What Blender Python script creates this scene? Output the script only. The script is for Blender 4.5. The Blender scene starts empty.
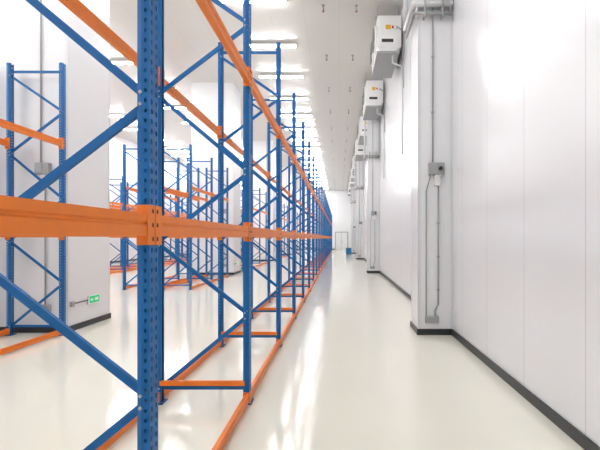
import bpy, bmesh, math, random
from mathutils import Vector, Matrix
random.seed(3)
S=bpy.context.scene
H_CAM=1.75
CEIL=9.15
XR=2.05; XL=-16.0; YB=64.0; YF=-7.0

# ---------------------------------------------------------------- materials
def mat(name,col,rough=0.5,metal=0.0,noise=0.0,nscale=8.0,bump=0.0,coat=0.0,emit=None,estr=0,spec=0.5):
    m=bpy.data.materials.new(name); m.use_nodes=True
    nt=m.node_tree; b=nt.nodes['Principled BSDF']
    b.inputs['Base Color'].default_value=(*col,1); b.inputs['Roughness'].default_value=rough
    b.inputs['Specular IOR Level'].default_value=spec
    b.inputs['Metallic'].default_value=metal; b.inputs['Coat Weight'].default_value=coat
    b.inputs['Coat Roughness'].default_value=0.08
    tc=nt.nodes.new('ShaderNodeTexCoord')
    n=nt.nodes.new('ShaderNodeTexNoise'); n.inputs['Scale'].default_value=nscale; n.inputs['Detail'].default_value=4
    nt.links.new(tc.outputs['Object'],n.inputs['Vector'])
    if noise>0:
        r=nt.nodes.new('ShaderNodeMix'); r.data_type='RGBA'
        r.inputs['A'].default_value=(*[c*(1-noise) for c in col],1)
        r.inputs['B'].default_value=(*[min(1,c*(1+noise)) for c in col],1)
        nt.links.new(n.outputs['Fac'],r.inputs['Factor']); nt.links.new(r.outputs['Result'],b.inputs['Base Color'])
    if bump>0:
        bp=nt.nodes.new('ShaderNodeBump'); bp.inputs['Strength'].default_value=bump; bp.inputs['Distance'].default_value=0.01
        nt.links.new(n.outputs['Fac'],bp.inputs['Height']); nt.links.new(bp.outputs['Normal'],b.inputs['Normal'])
    if emit:
        b.inputs['Emission Color'].default_value=(*emit,1); b.inputs['Emission Strength'].default_value=estr
    return m

def panel_mat(name,col,seamcol,axes,rough,bump=0.03):
    m=mat(name,col,rough)
    nt=m.node_tree; b=nt.nodes['Principled BSDF']; L=nt.links
    g=nt.nodes.new('ShaderNodeNewGeometry'); sp=nt.nodes.new('ShaderNodeSeparateXYZ'); L.new(g.outputs['Position'],sp.inputs[0])
    fac=None
    for ax,p,hw in axes:
        mm=nt.nodes.new('ShaderNodeMath'); mm.operation='PINGPONG'; mm.inputs[1].default_value=p/2
        L.new(sp.outputs[ax],mm.inputs[0])
        lt=nt.nodes.new('ShaderNodeMath'); lt.operation='LESS_THAN'; lt.inputs[1].default_value=hw
        L.new(mm.outputs[0],lt.inputs[0])
        if fac is None: fac=lt.outputs[0]
        else:
            mx=nt.nodes.new('ShaderNodeMath'); mx.operation='MAXIMUM'; L.new(fac,mx.inputs[0]); L.new(lt.outputs[0],mx.inputs[1]); fac=mx.outputs[0]
    r=nt.nodes.new('ShaderNodeMix'); r.data_type='RGBA'
    r.inputs['A'].default_value=(*col,1); r.inputs['B'].default_value=(*seamcol,1)
    L.new(fac,r.inputs['Factor']); L.new(r.outputs['Result'],b.inputs['Base Color'])
    n=nt.nodes.new('ShaderNodeTexNoise'); n.inputs['Scale'].default_value=0.9; n.inputs['Detail'].default_value=1
    L.new(g.outputs['Position'],n.inputs['Vector'])
    bp=nt.nodes.new('ShaderNodeBump'); bp.inputs['Strength'].default_value=bump; bp.inputs['Distance'].default_value=0.1
    L.new(n.outputs['Fac'],bp.inputs['Height']); L.new(bp.outputs['Normal'],b.inputs['Normal'])
    return m

M_blue=mat('rack_blue_paint',(0.005,0.115,0.34),0.42,0,0.12,20,spec=0.3)
M_orange=mat('rack_orange_paint',(0.80,0.195,0.018),0.40,0,0.08,12,spec=0.35)
M_floor=mat('epoxy_floor',(0.84,0.825,0.72),0.11,0,0.03,0.7,0.02)
M_wall=panel_mat('wall_panel',(0.79,0.795,0.82),(0.58,0.58,0.62),[('Y',1.15,0.006)],0.26,0.03)
M_wallx=panel_mat('wall_panel_cross',(0.88,0.88,0.89),(0.7,0.7,0.72),[('X',1.15,0.006)],0.3)
M_ceil=panel_mat('ceiling_panel',(0.74,0.73,0.71),(0.64,0.63,0.61),[('X',1.15,0.006),('Y',6.0,0.01)],0.25)
M_col=mat('column_panel',(0.80,0.80,0.815),0.22,0,0.01,2)
M_black=mat('black_skirting',(0.02,0.022,0.025),0.4,0,0.2,10)
M_trim=mat('white_corner_trim',(0.70,0.70,0.72),0.3,0,0.02,5)
M_evap=mat('evaporator_casing',(0.87,0.87,0.86),0.35,0,0.02,6)
M_dark=mat('dark_plastic',(0.03,0.03,0.035),0.5,0,0.1,10)
M_coil=mat('coil_fins',(0.35,0.37,0.38),0.4,0.6,0.2,60)
M_grey=mat('grey_metal',(0.38,0.39,0.40),0.4,0.3,0.08,15)
M_greyp=mat('grey_plastic',(0.36,0.37,0.38),0.45,0,0.04,15)
M_yel=mat('yellow_label',(0.75,0.45,0.03),0.5,0,0.05,10)
M_red=mat('red_label',(0.6,0.03,0.03),0.5,0,0.05,10)
M_green=mat('exit_green',(0.0,0.35,0.12),0.4,0,0.05,10,0,0,(0.0,0.5,0.18),0.6)
M_white=mat('white_plastic',(0.85,0.85,0.85),0.4,0,0.02,10)
M_pipe=mat('insulated_pipe_jacket',(0.66,0.67,0.68),0.4,0,0.03,10)
M_led=mat('led_tube',(1,1,1),0.4,0,0,1,0,0,(0.985,0.99,1.0),102)
M_pblue=mat('blue_plastic',(0.02,0.2,0.45),0.4,0,0.1,10)

# ---------------------------------------------------------------- helpers
class MB:
    def __init__(s): s.bm=bmesh.new(); s.mats=[]
    def mi(s,m):
        if m not in s.mats: s.mats.append(m)
        return s.mats.index(m)
    def quad(s,pts,m):
        f=s.bm.faces.new([s.bm.verts.new(p) for p in pts]); f.material_index=s.mi(m); return f
    def box(s,a,b,m,bev=0.0):
        a=Vector(a); b=Vector(b); c=(a+b)/2; d=b-a
        r=bmesh.ops.create_cube(s.bm,size=1.0,matrix=Matrix.Translation(c)@Matrix.Diagonal((abs(d.x),abs(d.y),abs(d.z),1)))
        vs=r['verts']; fs=set(f for v in vs for f in v.link_faces)
        for f in fs: f.material_index=s.mi(m)
        if bev>0:
            es=list(set(e for v in vs for e in v.link_edges))
            rr=bmesh.ops.bevel(s.bm,geom=es,offset=bev,segments=2,affect='EDGES',profile=0.5)
            for f in rr['faces']: f.material_index=s.mi(m)
    def bar(s,p,q,w,t,m,side=Vector((0,1,0))):
        p=Vector(p); q=Vector(q); d=(q-p); L=d.length; z=d.normalized(); y=side.normalized(); x=y.cross(z).normalized(); y=z.cross(x)
        R=Matrix((x,y,z)).transposed().to_4x4()
        r=bmesh.ops.create_cube(s.bm,size=1.0,matrix=Matrix.Translation((p+q)/2)@R@Matrix.Diagonal((w,t,L,1)))
        for f in set(f for v in r['verts'] for f in v.link_faces): f.material_index=s.mi(m)
    def cyl(s,p,q,rad,m,seg=12,r2=None):
        p=Vector(p); q=Vector(q); d=q-p
        R=d.to_track_quat('Z','Y').to_matrix().to_4x4()
        r=bmesh.ops.create_cone(s.bm,cap_ends=True,segments=seg,radius1=rad,radius2=rad if r2 is None else r2,depth=d.length,matrix=Matrix.Translation((p+q)/2)@R)
        for f in set(f for v in r['verts'] for f in v.link_faces):
            f.material_index=s.mi(m); f.smooth=len(f.verts)==4
    def pipe(s,pts,rad,m,seg=10):
        for a,b in zip(pts[:-1],pts[1:]): s.cyl(a,b,rad,m,seg)
        for a in pts[1:-1]:
            r=bmesh.ops.create_uvsphere(s.bm,u_segments=seg,v_segments=6,radius=rad*1.05,matrix=Matrix.Translation(a))
            for f in set(f for v in r['verts'] for f in v.link_faces): f.material_index=s.mi(m); f.smooth=True
    def mesh(s,name):
        me=bpy.data.meshes.new(name); s.bm.to_mesh(me); s.bm.free()
        for m in s.mats: me.materials.append(m)
        return me
def obj(name,me,loc=(0,0,0),parent=None):
    o=bpy.data.objects.new(name,me); o.location=loc; S.collection.objects.link(o)
    if parent: o.parent=parent
    return o
def empty(name,loc=(0,0,0)):
    o=bpy.data.objects.new(name,None); o.location=loc; o.empty_display_size=0.3; S.collection.objects.link(o); return o
def boxobj(name,a,b,m,bev=0):
    mb=MB(); mb.box(a,b,m,bev); return obj(name,mb.mesh(name))

# ---------------------------------------------------------------- room shell
boxobj('floor',(XL-0.2,YF-0.2,-0.2),(XR+0.2,YB+0.2,0),M_floor)
boxobj('ceiling',(XL-0.2,YF-0.2,CEIL),(XR+0.2,YB+0.2,CEIL+0.2),M_ceil)
boxobj('wall_right',(XR,YF,0),(XR+0.2,YB,CEIL),M_wall)
boxobj('wall_left',(XL-0.2,YF,0),(XL,YB,CEIL),M_wall)
boxobj('wall_back',(XL,YB,0),(XR,YB+0.2,CEIL),M_wallx)
boxobj('wall_front',(XL,YF-0.2,0),(XR,YF,CEIL),M_wallx)
def skirting(name,segs,h=0.11,t=0.025):
    mb=MB()
    for a,b in segs:
        mb.box((a[0],a[1],0),(b[0],b[1],h),M_black,0.004)
    return obj(name,mb.mesh(name))
COLY=[-5.7,7.5,20.75,34.0,47.2]; CX0=1.43; CD=0.70
segs=[]; last=YF
for y in COLY:
    segs.append(((XR-0.025,last),(XR,y))); last=y+CD
segs.append(((XR-0.025,last),(XR,YB)))
skirting('baseboard_right',segs)
skirting('baseboard_left',[((XL,YF),(XL+0.025,YB))])
skirting('baseboard_back',[((XL+0.025,YB-0.025),(XR-0.025,YB))])

# right wall clad columns, with conduit and switch box
for i,y in enumerate(COLY):
    p=empty('clad_column',(CX0,y,0))
    w=XR-CX0
    mb=MB(); mb.box((0,0,0),(w,CD,CEIL),M_col)
    obj('shaft',mb.mesh('shaft'),parent=p)
    mb=MB()
    for cx,cy in((0,0),(0,CD)):
        mb.box((-0.004,cy-0.045 if cy else -0.004,0.11),(0.0,cy+0.004 if cy else 0.045,CEIL),M_trim)
        mb.box((-0.004,cy if cy else -0.004,0.11),(0.045,cy+0.004 if cy else 0.0,CEIL),M_trim)
    mb.box((w-0.04,-0.004,0.11),(w,0,CEIL),M_trim)
    obj('corner_trim',mb.mesh('corner_trim'),parent=p)
    mb=MB(); mb.box((-0.022,-0.022,0),(w,0,0.11),M_black,0.004); mb.box((-0.022,0,0),(0,CD,0.11),M_black,0.004)
    mb.box((-0.022,CD,0),(w,CD+0.022,0.11),M_black,0.004)
    obj('base_skirting',mb.mesh('base_skirting'),parent=p)
    mb=MB()
    bx=0.32; bz=2.99
    mb.box((bx-0.14,-0.10,bz-0.11),(bx+0.14,-0.004,bz+0.11),M_greyp,0.012)
    mb.box((bx-0.11,-0.115,bz-0.08),(bx+0.0,-0.10,bz+0.08),M_grey,0.005)
    mb.cyl((bx+0.06,-0.14,bz),(bx+0.06,-0.10,bz),0.035,M_dark,16)
    mb.box((bx-0.04,-0.09,bz-0.30),(bx+0.06,-0.004,bz-0.11),M_white,0.008)
    mb.pipe([(bx-0.06,-0.025,bz+0.11),(bx-0.06,-0.025,CEIL)],0.014,M_greyp)
    mb.pipe([(bx+0.04,-0.025,bz-0.30),(bx+0.04,-0.025,0.55),(bx-0.02,-0.025,0.45),(bx-0.02,-0.025,0.30)],0.014,M_greyp)
    mb.pipe([(bx-0.10,-0.025,bz-0.11),(bx-0.18,-0.03,bz-0.4),(bx-0.18,-0.025,0.30)],0.010,M_greyp)
    mb.box((bx-0.20,-0.06,0.22),(bx+0.04,-0.004,0.34),M_greyp,0.01)
    for z in (4,5,6,7,8): mb.box((bx-0.085,-0.03,z),(bx-0.035,-0.004,z+0.03),M_grey)
    for z in (0.8,1.4,2.0): mb.box((bx+0.015,-0.03,z),(bx+0.065,-0.004,z+0.03),M_grey)
    obj('switch_box_and_conduit',mb.mesh('sw'),parent=p)
    mb=MB()
    for k,(z,r,m) in enumerate(((5.93,0.055,M_pipe),(5.76,0.03,M_greyp))):
        mb.pipe([(w-0.065,-0.09,CEIL),(w-0.065,-0.09,z),(-0.09,-0.09,z),(-0.09,CD+0.1,z),(-0.09,CD+0.1,CEIL)],r,m)
    for x in(0.08,0.4): mb.box((x,-0.15,5.68),(x+0.03,-0.0,6.05),M_grey)
    obj('pipework',mb.mesh('pipework'),parent=p)

# ---------------------------------------------------------------- evaporators (unit coolers)
EZ=7.60
def evap_mesh():
    mb=MB(); L=2.0; X0=0.0; X1=0.75; z1=1.12
    prof=[(0.04,z1),(X1,z1),(X1,0.14),(0.55,0.0),(0.10,0.0),(0.0,0.12),(0.0,z1-0.04)]
    for y in(0,L): 
        mb.quad([(x,y,z) for x,z in prof],M_evap)
    for (a,b) in zip(prof,prof[1:]+prof[:1]):
        mb.quad([(a[0],0,a[1]),(b[0],0,b[1]),(b[0],L,b[1]),(a[0],L,a[1])],M_evap)
    mb.box((0.05,-0.02,0.12),(0.68,0.0,1.02),M_evap,0.01)
    mb.box((0.26,-0.026,0.68),(0.42,-0.02,0.82),M_yel)
    mb.box((0.45,-0.026,0.71),(0.51,-0.02,0.79),M_red)
    mb.box((0.14,-0.026,0.28),(0.50,-0.02,0.38),M_dark)
    mb.box((X1,0.08,0.17),(X1+0.02,L-0.08,z1-0.05),M_coil)
    for k in range(40):
        y=0.1+k*(L-0.2)/39; mb.box((X1+0.02,y,0.18),(X1+0.03,y+0.006,z1-0.06),M_grey)
    for k in range(2):
        cy=0.52+k*0.96; cz=0.58; r=0.38
        mb.cyl((-0.07,cy,cz),(0.0,cy,cz),r+0.02,M_evap,36,r+0.05)
        mb.cyl((-0.074,cy,cz),(-0.068,cy,cz),r,M_dark,36)
        for rr in(0.08,0.14,0.20,0.26,0.32):
            n=32
            for j in range(n):
                a=2*math.pi*j/n; b=2*math.pi*(j+1)/n
                mb.bar((-0.09,cy+rr*math.cos(a),cz+rr*math.sin(a)),(-0.09,cy+rr*math.cos(b),cz+rr*math.sin(b)),0.008,0.008,M_grey,Vector((1,0,0)))
        for j in range(4):
            a=math.pi*j/4
            mb.bar((-0.092,cy-r*math.cos(a),cz-r*math.sin(a)),(-0.092,cy+r*math.cos(a),cz+r*math.sin(a)),0.012,0.01,M_grey,Vector((1,0,0)))
        for j in range(5):
            a=2*math.pi*j/5
            mb.bar((-0.078,cy,cz),(-0.078,cy+(r-.03)*math.cos(a),cz+(r-.03)*math.sin(a)),0.12,0.006,M_grey,Vector((1,0,0)))
        mb.cyl((-0.10,cy,cz),(-0.07,cy,cz),0.06,M_dark,16)
    mb.box((-0.02,-0.03,-0.07),(0.70,L+0.03,0.0),M_greyp,0.01)
    mb.pipe([(0.5,0.15,-0.07),(0.5,0.15,-0.30),(0.80,0.15,-0.42),(0.80,0.15,-3.2)],0.025,M_pipe)
    mb.pipe([(0.6,-0.02,0.7),(0.6,-0.15,0.7),(0.80,-0.15,0.55),(0.80,-0.15,-1.2)],0.02,M_greyp)
    for y in(0.2,L-0.2):
        mb.box((-0.04,y-0.03,z1),(X1+0.05,y+0.03,z1+0.05),M_grey)
        for x in(0.02,0.7): mb.cyl((x,y,z1+0.05),(x,y,CEIL-EZ-0.001),0.010,M_grey,8)
    return mb.mesh('evaporator')
EM=evap_mesh()
for yy in (13,18.35,23.8,29.2,35.2,40.6,44.7,50,55.4):
    obj('cold_room_evaporator',EM,(1.20,yy,EZ))

# ---------------------------------------------------------------- pallet racking
RH=4.9; BAY=2.3; FD=1.0; PW=0.10; PD=0.068
def strip(mb,o,u,w,pitch,aw,ah,H,m,slant=0.0):
    o=Vector(o); u=Vector(u)
    n=int(H/pitch)
    for k in range(n):
        z0=k*pitch; z1=z0+pitch; c=w/2; zc=(z0+z1)/2
        outer=[(0,z0),(c,z0),(w,z0),(w,zc),(w,z1),(c,z1),(0,z1),(0,zc)]
        inner=[(c-aw*.6,zc-ah),(c,zc-ah),(c+aw*.6,zc-ah),(c+aw,zc+ah*.1),(c+aw*.7,zc+ah),(c,zc+ah),(c-aw*.7,zc+ah),(c-aw,zc+ah*.1)]
        P=[o+u*a+Vector((0,0,b)) for a,b in outer]; Q=[o+u*a+Vector((0,0,b)) for a,b in inner]
        vp=[mb.bm.verts.new(p) for p in P]; vq=[mb.bm.verts.new(p) for p in Q]
        for j in range(8):
            f=mb.bm.faces.new([vp[j],vp[(j+1)%8],vq[(j+1)%8],vq[j]]); f.material_index=mb.mi(m)
    if n*pitch<H:
        z0=n*pitch; mb.quad([o+Vector((0,0,z0)),o+u*w+Vector((0,0,z0)),o+u*w+Vector((0,0,H)),o+Vector((0,0,H))],m)
def post(mb,xw,s):
    B=0.012
    for k in range(2):
        strip(mb,(xw,-PW/2+k*PW/2,B),(0,1,0),PW/2,0.05,0.0085,0.013,RH-B,M_blue)
    for yy in(-PW/2,PW/2):
        strip(mb,(xw,yy,B),(-s,0,0),PD*0.62,0.05,0.007,0.010,RH-B,M_blue)
        xa=xw-s*PD*0.62; xb=xw-s*PD; yi=yy*0.72
        mb.quad([(xa,yy,B),(xb,yi,B),(xb,yi,RH),(xa,yy,RH)],M_blue)
        mb.quad([(xb,yi,B),(xb,yi*0.55,B),(xb,yi*0.55,RH),(xb,yi,RH)],M_blue)
    xc=xw-s*PD/2
    mb.box((xc-0.06,-0.075,0),(xc+0.06,0.075,0.012),M_blue,0.002)
    mb.box((xc-0.03,-PW/2-0.006,0.0),(xc+0.03,-PW/2,0.12),M_blue)
    mb.cyl((xc+s*0.045,-0.06,0.012),(xc+s*0.045,-0.06,0.03),0.01,M_grey,8)
    mb.cyl((xc+s*0.045,0.06,0.012),(xc+s*0.045,0.06,0.03),0.01,M_grey,8)
def frame_mesh(floorbar):
    mb=MB(); post(mb,0,1); post(mb,-FD,-1)
    xf=-PD*0.7; xr=-FD+PD*0.7
    F=[0.93,2.45,4.02]; R=[0.16,1.70,3.27,4.75]
    seq=[(xr,R[0]),(xf,F[0]-0.03),(xf,F[0]+0.03),(xr,R[1]-0.03),(xr,R[1]+0.03),(xf,F[1]-0.03),(xf,F[1]+0.03),(xr,R[2]-0.03),(xr,R[2]+0.03),(xf,F[2]-0.03),(xf,F[2]+0.03),(xr,R[3]-0.08)]
    for i in range(0,len(seq),2):
        a,b=seq[i],seq[i+1]
        mb.bar((a[0],0,a[1]),(b[0],0,b[1]),0.042,0.022,M_blue)
        for q in(a,b): mb.cyl((q[0],-0.052,q[1]),(q[0],0.052,q[1]),0.009,M_grey,8)
    for z in(0.16,4.75):
        mb.bar((xf,0,z),(xr,0,z),0.042,0.022,M_blue)
    if floorbar:
        mb.box((xr,-0.045,0.19),(xf,-0.015,0.24),M_orange)
    return mb.mesh('upright_frame')
def beams_mesh(levels):
    mb=MB(); hl=(BAY-PW)/2-0.001
    for (z,hh) in levels:
        for (xw,s) in((0,1),(-FD,-1)):
            g=lambda a:xw-s*a
            prof=[(0.0,-hh),(0.0,-hh*0.05),(0.007,hh*0.05),(0.007,hh*0.22),(0.0,hh*0.32),(0.0,hh),(0.028,hh),(0.028,hh*0.62),(0.05,hh*0.62),(0.05,-hh)]
            for a,b in zip(prof,prof[1:]+prof[:1]):
                mb.quad([(g(a[0]),-hl,z+a[1]),(g(b[0]),-hl,z+b[1]),(g(b[0]),hl,z+b[1]),(g(a[0]),hl,z+a[1])],M_orange)
            for e in(-1,1):
                ph=max(0.10,hh+0.045) if z>0.3 else hh+0.01
                zl=z-ph if z>0.3 else 0.013
                xs=sorted((g(-0.006),g(-0.001))); ys=sorted((e*(hl-0.03),e*(hl+PW*0.47)))
                mb.box((xs[0],ys[0],zl),(xs[1],ys[1],z+ph),M_orange)
                xs=sorted((g(-0.001),g(0.062))); ys=sorted((e*(hl-0.006),e*(hl)))
                mb.box((xs[0],ys[0],zl),(xs[1],ys[1],z+ph),M_orange)
                if z>0.3:
                    for dz in(-0.07,0.0,0.07):
                        xs=sorted((g(-0.009),g(-0.006))); 
                        mb.box((xs[0],e*(hl+0.025)-0.006,z+dz-0.01),(xs[1],e*(hl+0.025)+0.006,z+dz+0.01),M_dark)
    return mb.mesh('beams')
FM1=frame_mesh(True); FM=frame_mesh(False)
BM=beams_mesh([(0.07,0.045),(1.815,0.055),(3.45,0.055)])
def rack(x0,ys,fm):
    p=empty('pallet_rack',(x0,ys[0],0))
    for k,y in enumerate(ys):
        obj('upright_frame_%d'%(k+1),fm,(0,y-ys[0],0),p)
        if k: obj('beams_bay_%d'%k,BM,(0,(y+ys[k-1])/2-ys[0],0),p)
rack(-0.945,[2.12+BAY*k for k in range(-1,25)],FM1)
seg1=[7.5-BAY*k for k in range(4,-1,-1)]
for x in(-4.97,-6.27):
    rack(x,seg1,FM)
    rack(x,[14.0+BAY*k for k in range(0,3)],FM)
    rack(x,[21.6+BAY*k for k in range(0,4)],FM)
    rack(x,[33.4+BAY*k for k in range(0,4)],FM)
    rack(x,[45.2+BAY*k for k in range(0,5)],FM)
rack(-11.0,[12.0+BAY*k for k in range(0,18)],FM)
rack(-12.3,[12.0+BAY*k for k in range(0,18)],FM)

# ---------------------------------------------------------------- left interior clad columns
for y in(7.68,19.75,31.55,43.35):
    p=empty('clad_column',(-5.02,y,0)); W=-2.0; D=1.40
    mb=MB(); mb.box((W,0,0),(0,D,CEIL),M_col); obj('shaft',mb.mesh('shaft'),parent=p)
    mb=MB(); mb.box((W-.02,-0.022,0),(0.022,0,0.11),M_black,0.004); mb.box((0,0,0),(0.022,D,0.11),M_black,0.004); mb.box((W-.02,D,0),(0.022,D+0.022,0.11),M_black,0.004)
    mb.box((W-.022,0,0),(W,D,0.11),M_black,0.004)
    obj('base_skirting',mb.mesh('bs'),parent=p)
    mb=MB()
    mb.box((-0.045,-0.004,0.11),(0.004,0,CEIL),M_trim); mb.box((0,-0.0,0.11),(0.004,0.045,CEIL),M_trim); mb.box((0,D-0.045,0.11),(0.004,D,CEIL),M_trim)
    obj('corner_trim',mb.mesh('ct'),parent=p)
    mb=MB(); bx=-0.42; bz=3.02
    mb.box((bx-0.13,-0.10,bz-0.11),(bx+0.13,-0.004,bz+0.11),M_greyp,0.012)
    mb.box((bx-0.10,-0.115,bz-0.08),(bx+0.02,-0.10,bz+0.08),M_grey,0.005)
    mb.box((bx-0.04,-0.09,bz-0.30),(bx+0.06,-0.004,bz-0.11),M_white,0.008)
    mb.pipe([(bx-0.06,-0.025,bz+0.11),(bx-0.06,-0.025,CEIL)],0.014,M_greyp)
    mb.pipe([(bx+0.02,-0.025,bz-0.3),(bx+0.02,-0.025,0.5)],0.014,M_greyp)
    mb.box((bx-0.08,-0.06,0.38),(bx+0.12,-0.004,0.52),M_greyp,0.01)
    obj('switch_box_and_conduit',mb.mesh('sw'),parent=p)
    mb=MB()
    mb.box((0.004,0.60,0.42),(0.03,0.98,0.60),M_white,0.004); mb.box((0.03,0.62,0.44),(0.033,0.96,0.58),M_green)
    mb.box((0.033,0.66,0.49),(0.034,0.74,0.53),M_white); mb.box((0.033,0.80,0.48),(0.034,0.92,0.54),M_white)
    mb.pipe([(0.012,0.60,0.51),(0.012,0.15,0.51)],0.01,M_dark); mb.box((0.004,0.05,0.46),(0.04,0.15,0.56),M_greyp,0.005)
    obj('exit_sign',mb.mesh('ex'),parent=p)

# ---------------------------------------------------------------- linear ceiling lamps
def lamp_mesh():
    mb=MB()
    mb.box((-1.0,-0.09,0.03),(1.0,0.09,0.08),M_white,0.006)
    for y in(-0.045,0.045):
        mb.cyl((-0.97,y,0.012),(0.97,y,0.012),0.022,M_led,10)
    for x in(-0.99,0.97): mb.box((x,-0.08,-0.012),(x+0.02,0.08,0.03),M_white)
    for x in(-0.7,0.7): mb.cyl((x,0,0.08),(x,0,0.16),0.008,M_grey,8)
    return mb.mesh('linear_lamp')
LM=lamp_mesh()
for x,y0 in((-2.6,-5.3),(-8.9,-3.8),(-13.8,-5.3)):
    y=y0
    while y<YB-2:
        obj('linear_ceiling_lamp',LM,(x,y,CEIL-0.16)); y+=3.0

# sprinklers on ceiling
mb=MB()
mb.cyl((0,0,0),(0,0,-0.18),0.015,M_grey,8); mb.cyl((0,0,-0.18),(0,0,-0.2),0.05,M_grey,12); mb.cyl((0,0,-0.01),(0,0,0),0.06,M_grey,12); mb.cyl((0,0,-0.22),(0,0,-0.2),0.02,M_red,8)
SM=mb.mesh('sprinkler')
for x in(-0.5,0.55):
    y=6
    while y<YB:
        obj('ceiling_sprinkler',SM,(x,y,CEIL)); y+=3.6

# far end of aisle
mb=MB()
mb.box((-0.9,-0.06,0),(0.9,0,2.6),M_white,0.01); mb.box((-1.0,-0.08,0),(-0.9,0,2.7),M_grey); mb.box((0.9,-0.08,0),(1.0,0,2.7),M_grey); mb.box((-1.0,-0.08,2.6),(1.0,0,2.7),M_grey)
mb.box((-0.01,-0.07,0),(0.01,-0.06,2.6),M_dark); mb.box((-0.12,-0.12,1.0),(-0.08,-0.06,1.3),M_grey); mb.box((0.08,-0.12,1.0),(0.12,-0.06,1.3),M_grey)
obj('door_1',mb.mesh('door'),(0.4,YB-0.026,0))
mb=MB()
for k in range(2):
    z=k*0.34
    mb.box((0,0,z),(0.6,0.4,z+0.02),M_pblue)
    for a,b in(((0,0),(0.6,0.015)),((0,0.385),(0.6,0.4)),((0,0),(0.015,0.4)),((0.585,0),(0.6,0.4))):
        mb.box((a[0],a[1],z),(b[0],b[1],z+0.32),M_pblue)
    mb.box((-0.015,-0.015,z+0.28),(0.615,0.415,z+0.30),M_pblue); 
obj('plastic_crate_stack',mb.mesh('crate'),(0.75,45,0))

# ---------------------------------------------------------------- world, camera
w=bpy.data.worlds.new('World'); S.world=w; w.use_nodes=True
w.node_tree.nodes['Background'].inputs[0].default_value=(0.9,0.93,1,1); w.node_tree.nodes['Background'].inputs[1].default_value=0.3
cam=bpy.data.cameras.new('Camera'); co=bpy.data.objects.new('Camera',cam); S.collection.objects.link(co)
cam.sensor_width=36; cam.lens=415/600*36; cam.shift_x=-39/600; cam.shift_y=13/600
cam.clip_start=0.05; cam.clip_end=300
co.location=(0,0,H_CAM); co.rotation_euler=(math.pi/2,0,0); S.camera=co
S.view_settings.view_transform='Standard'; S.view_settings.look='None'; S.view_settings.exposure=0.0
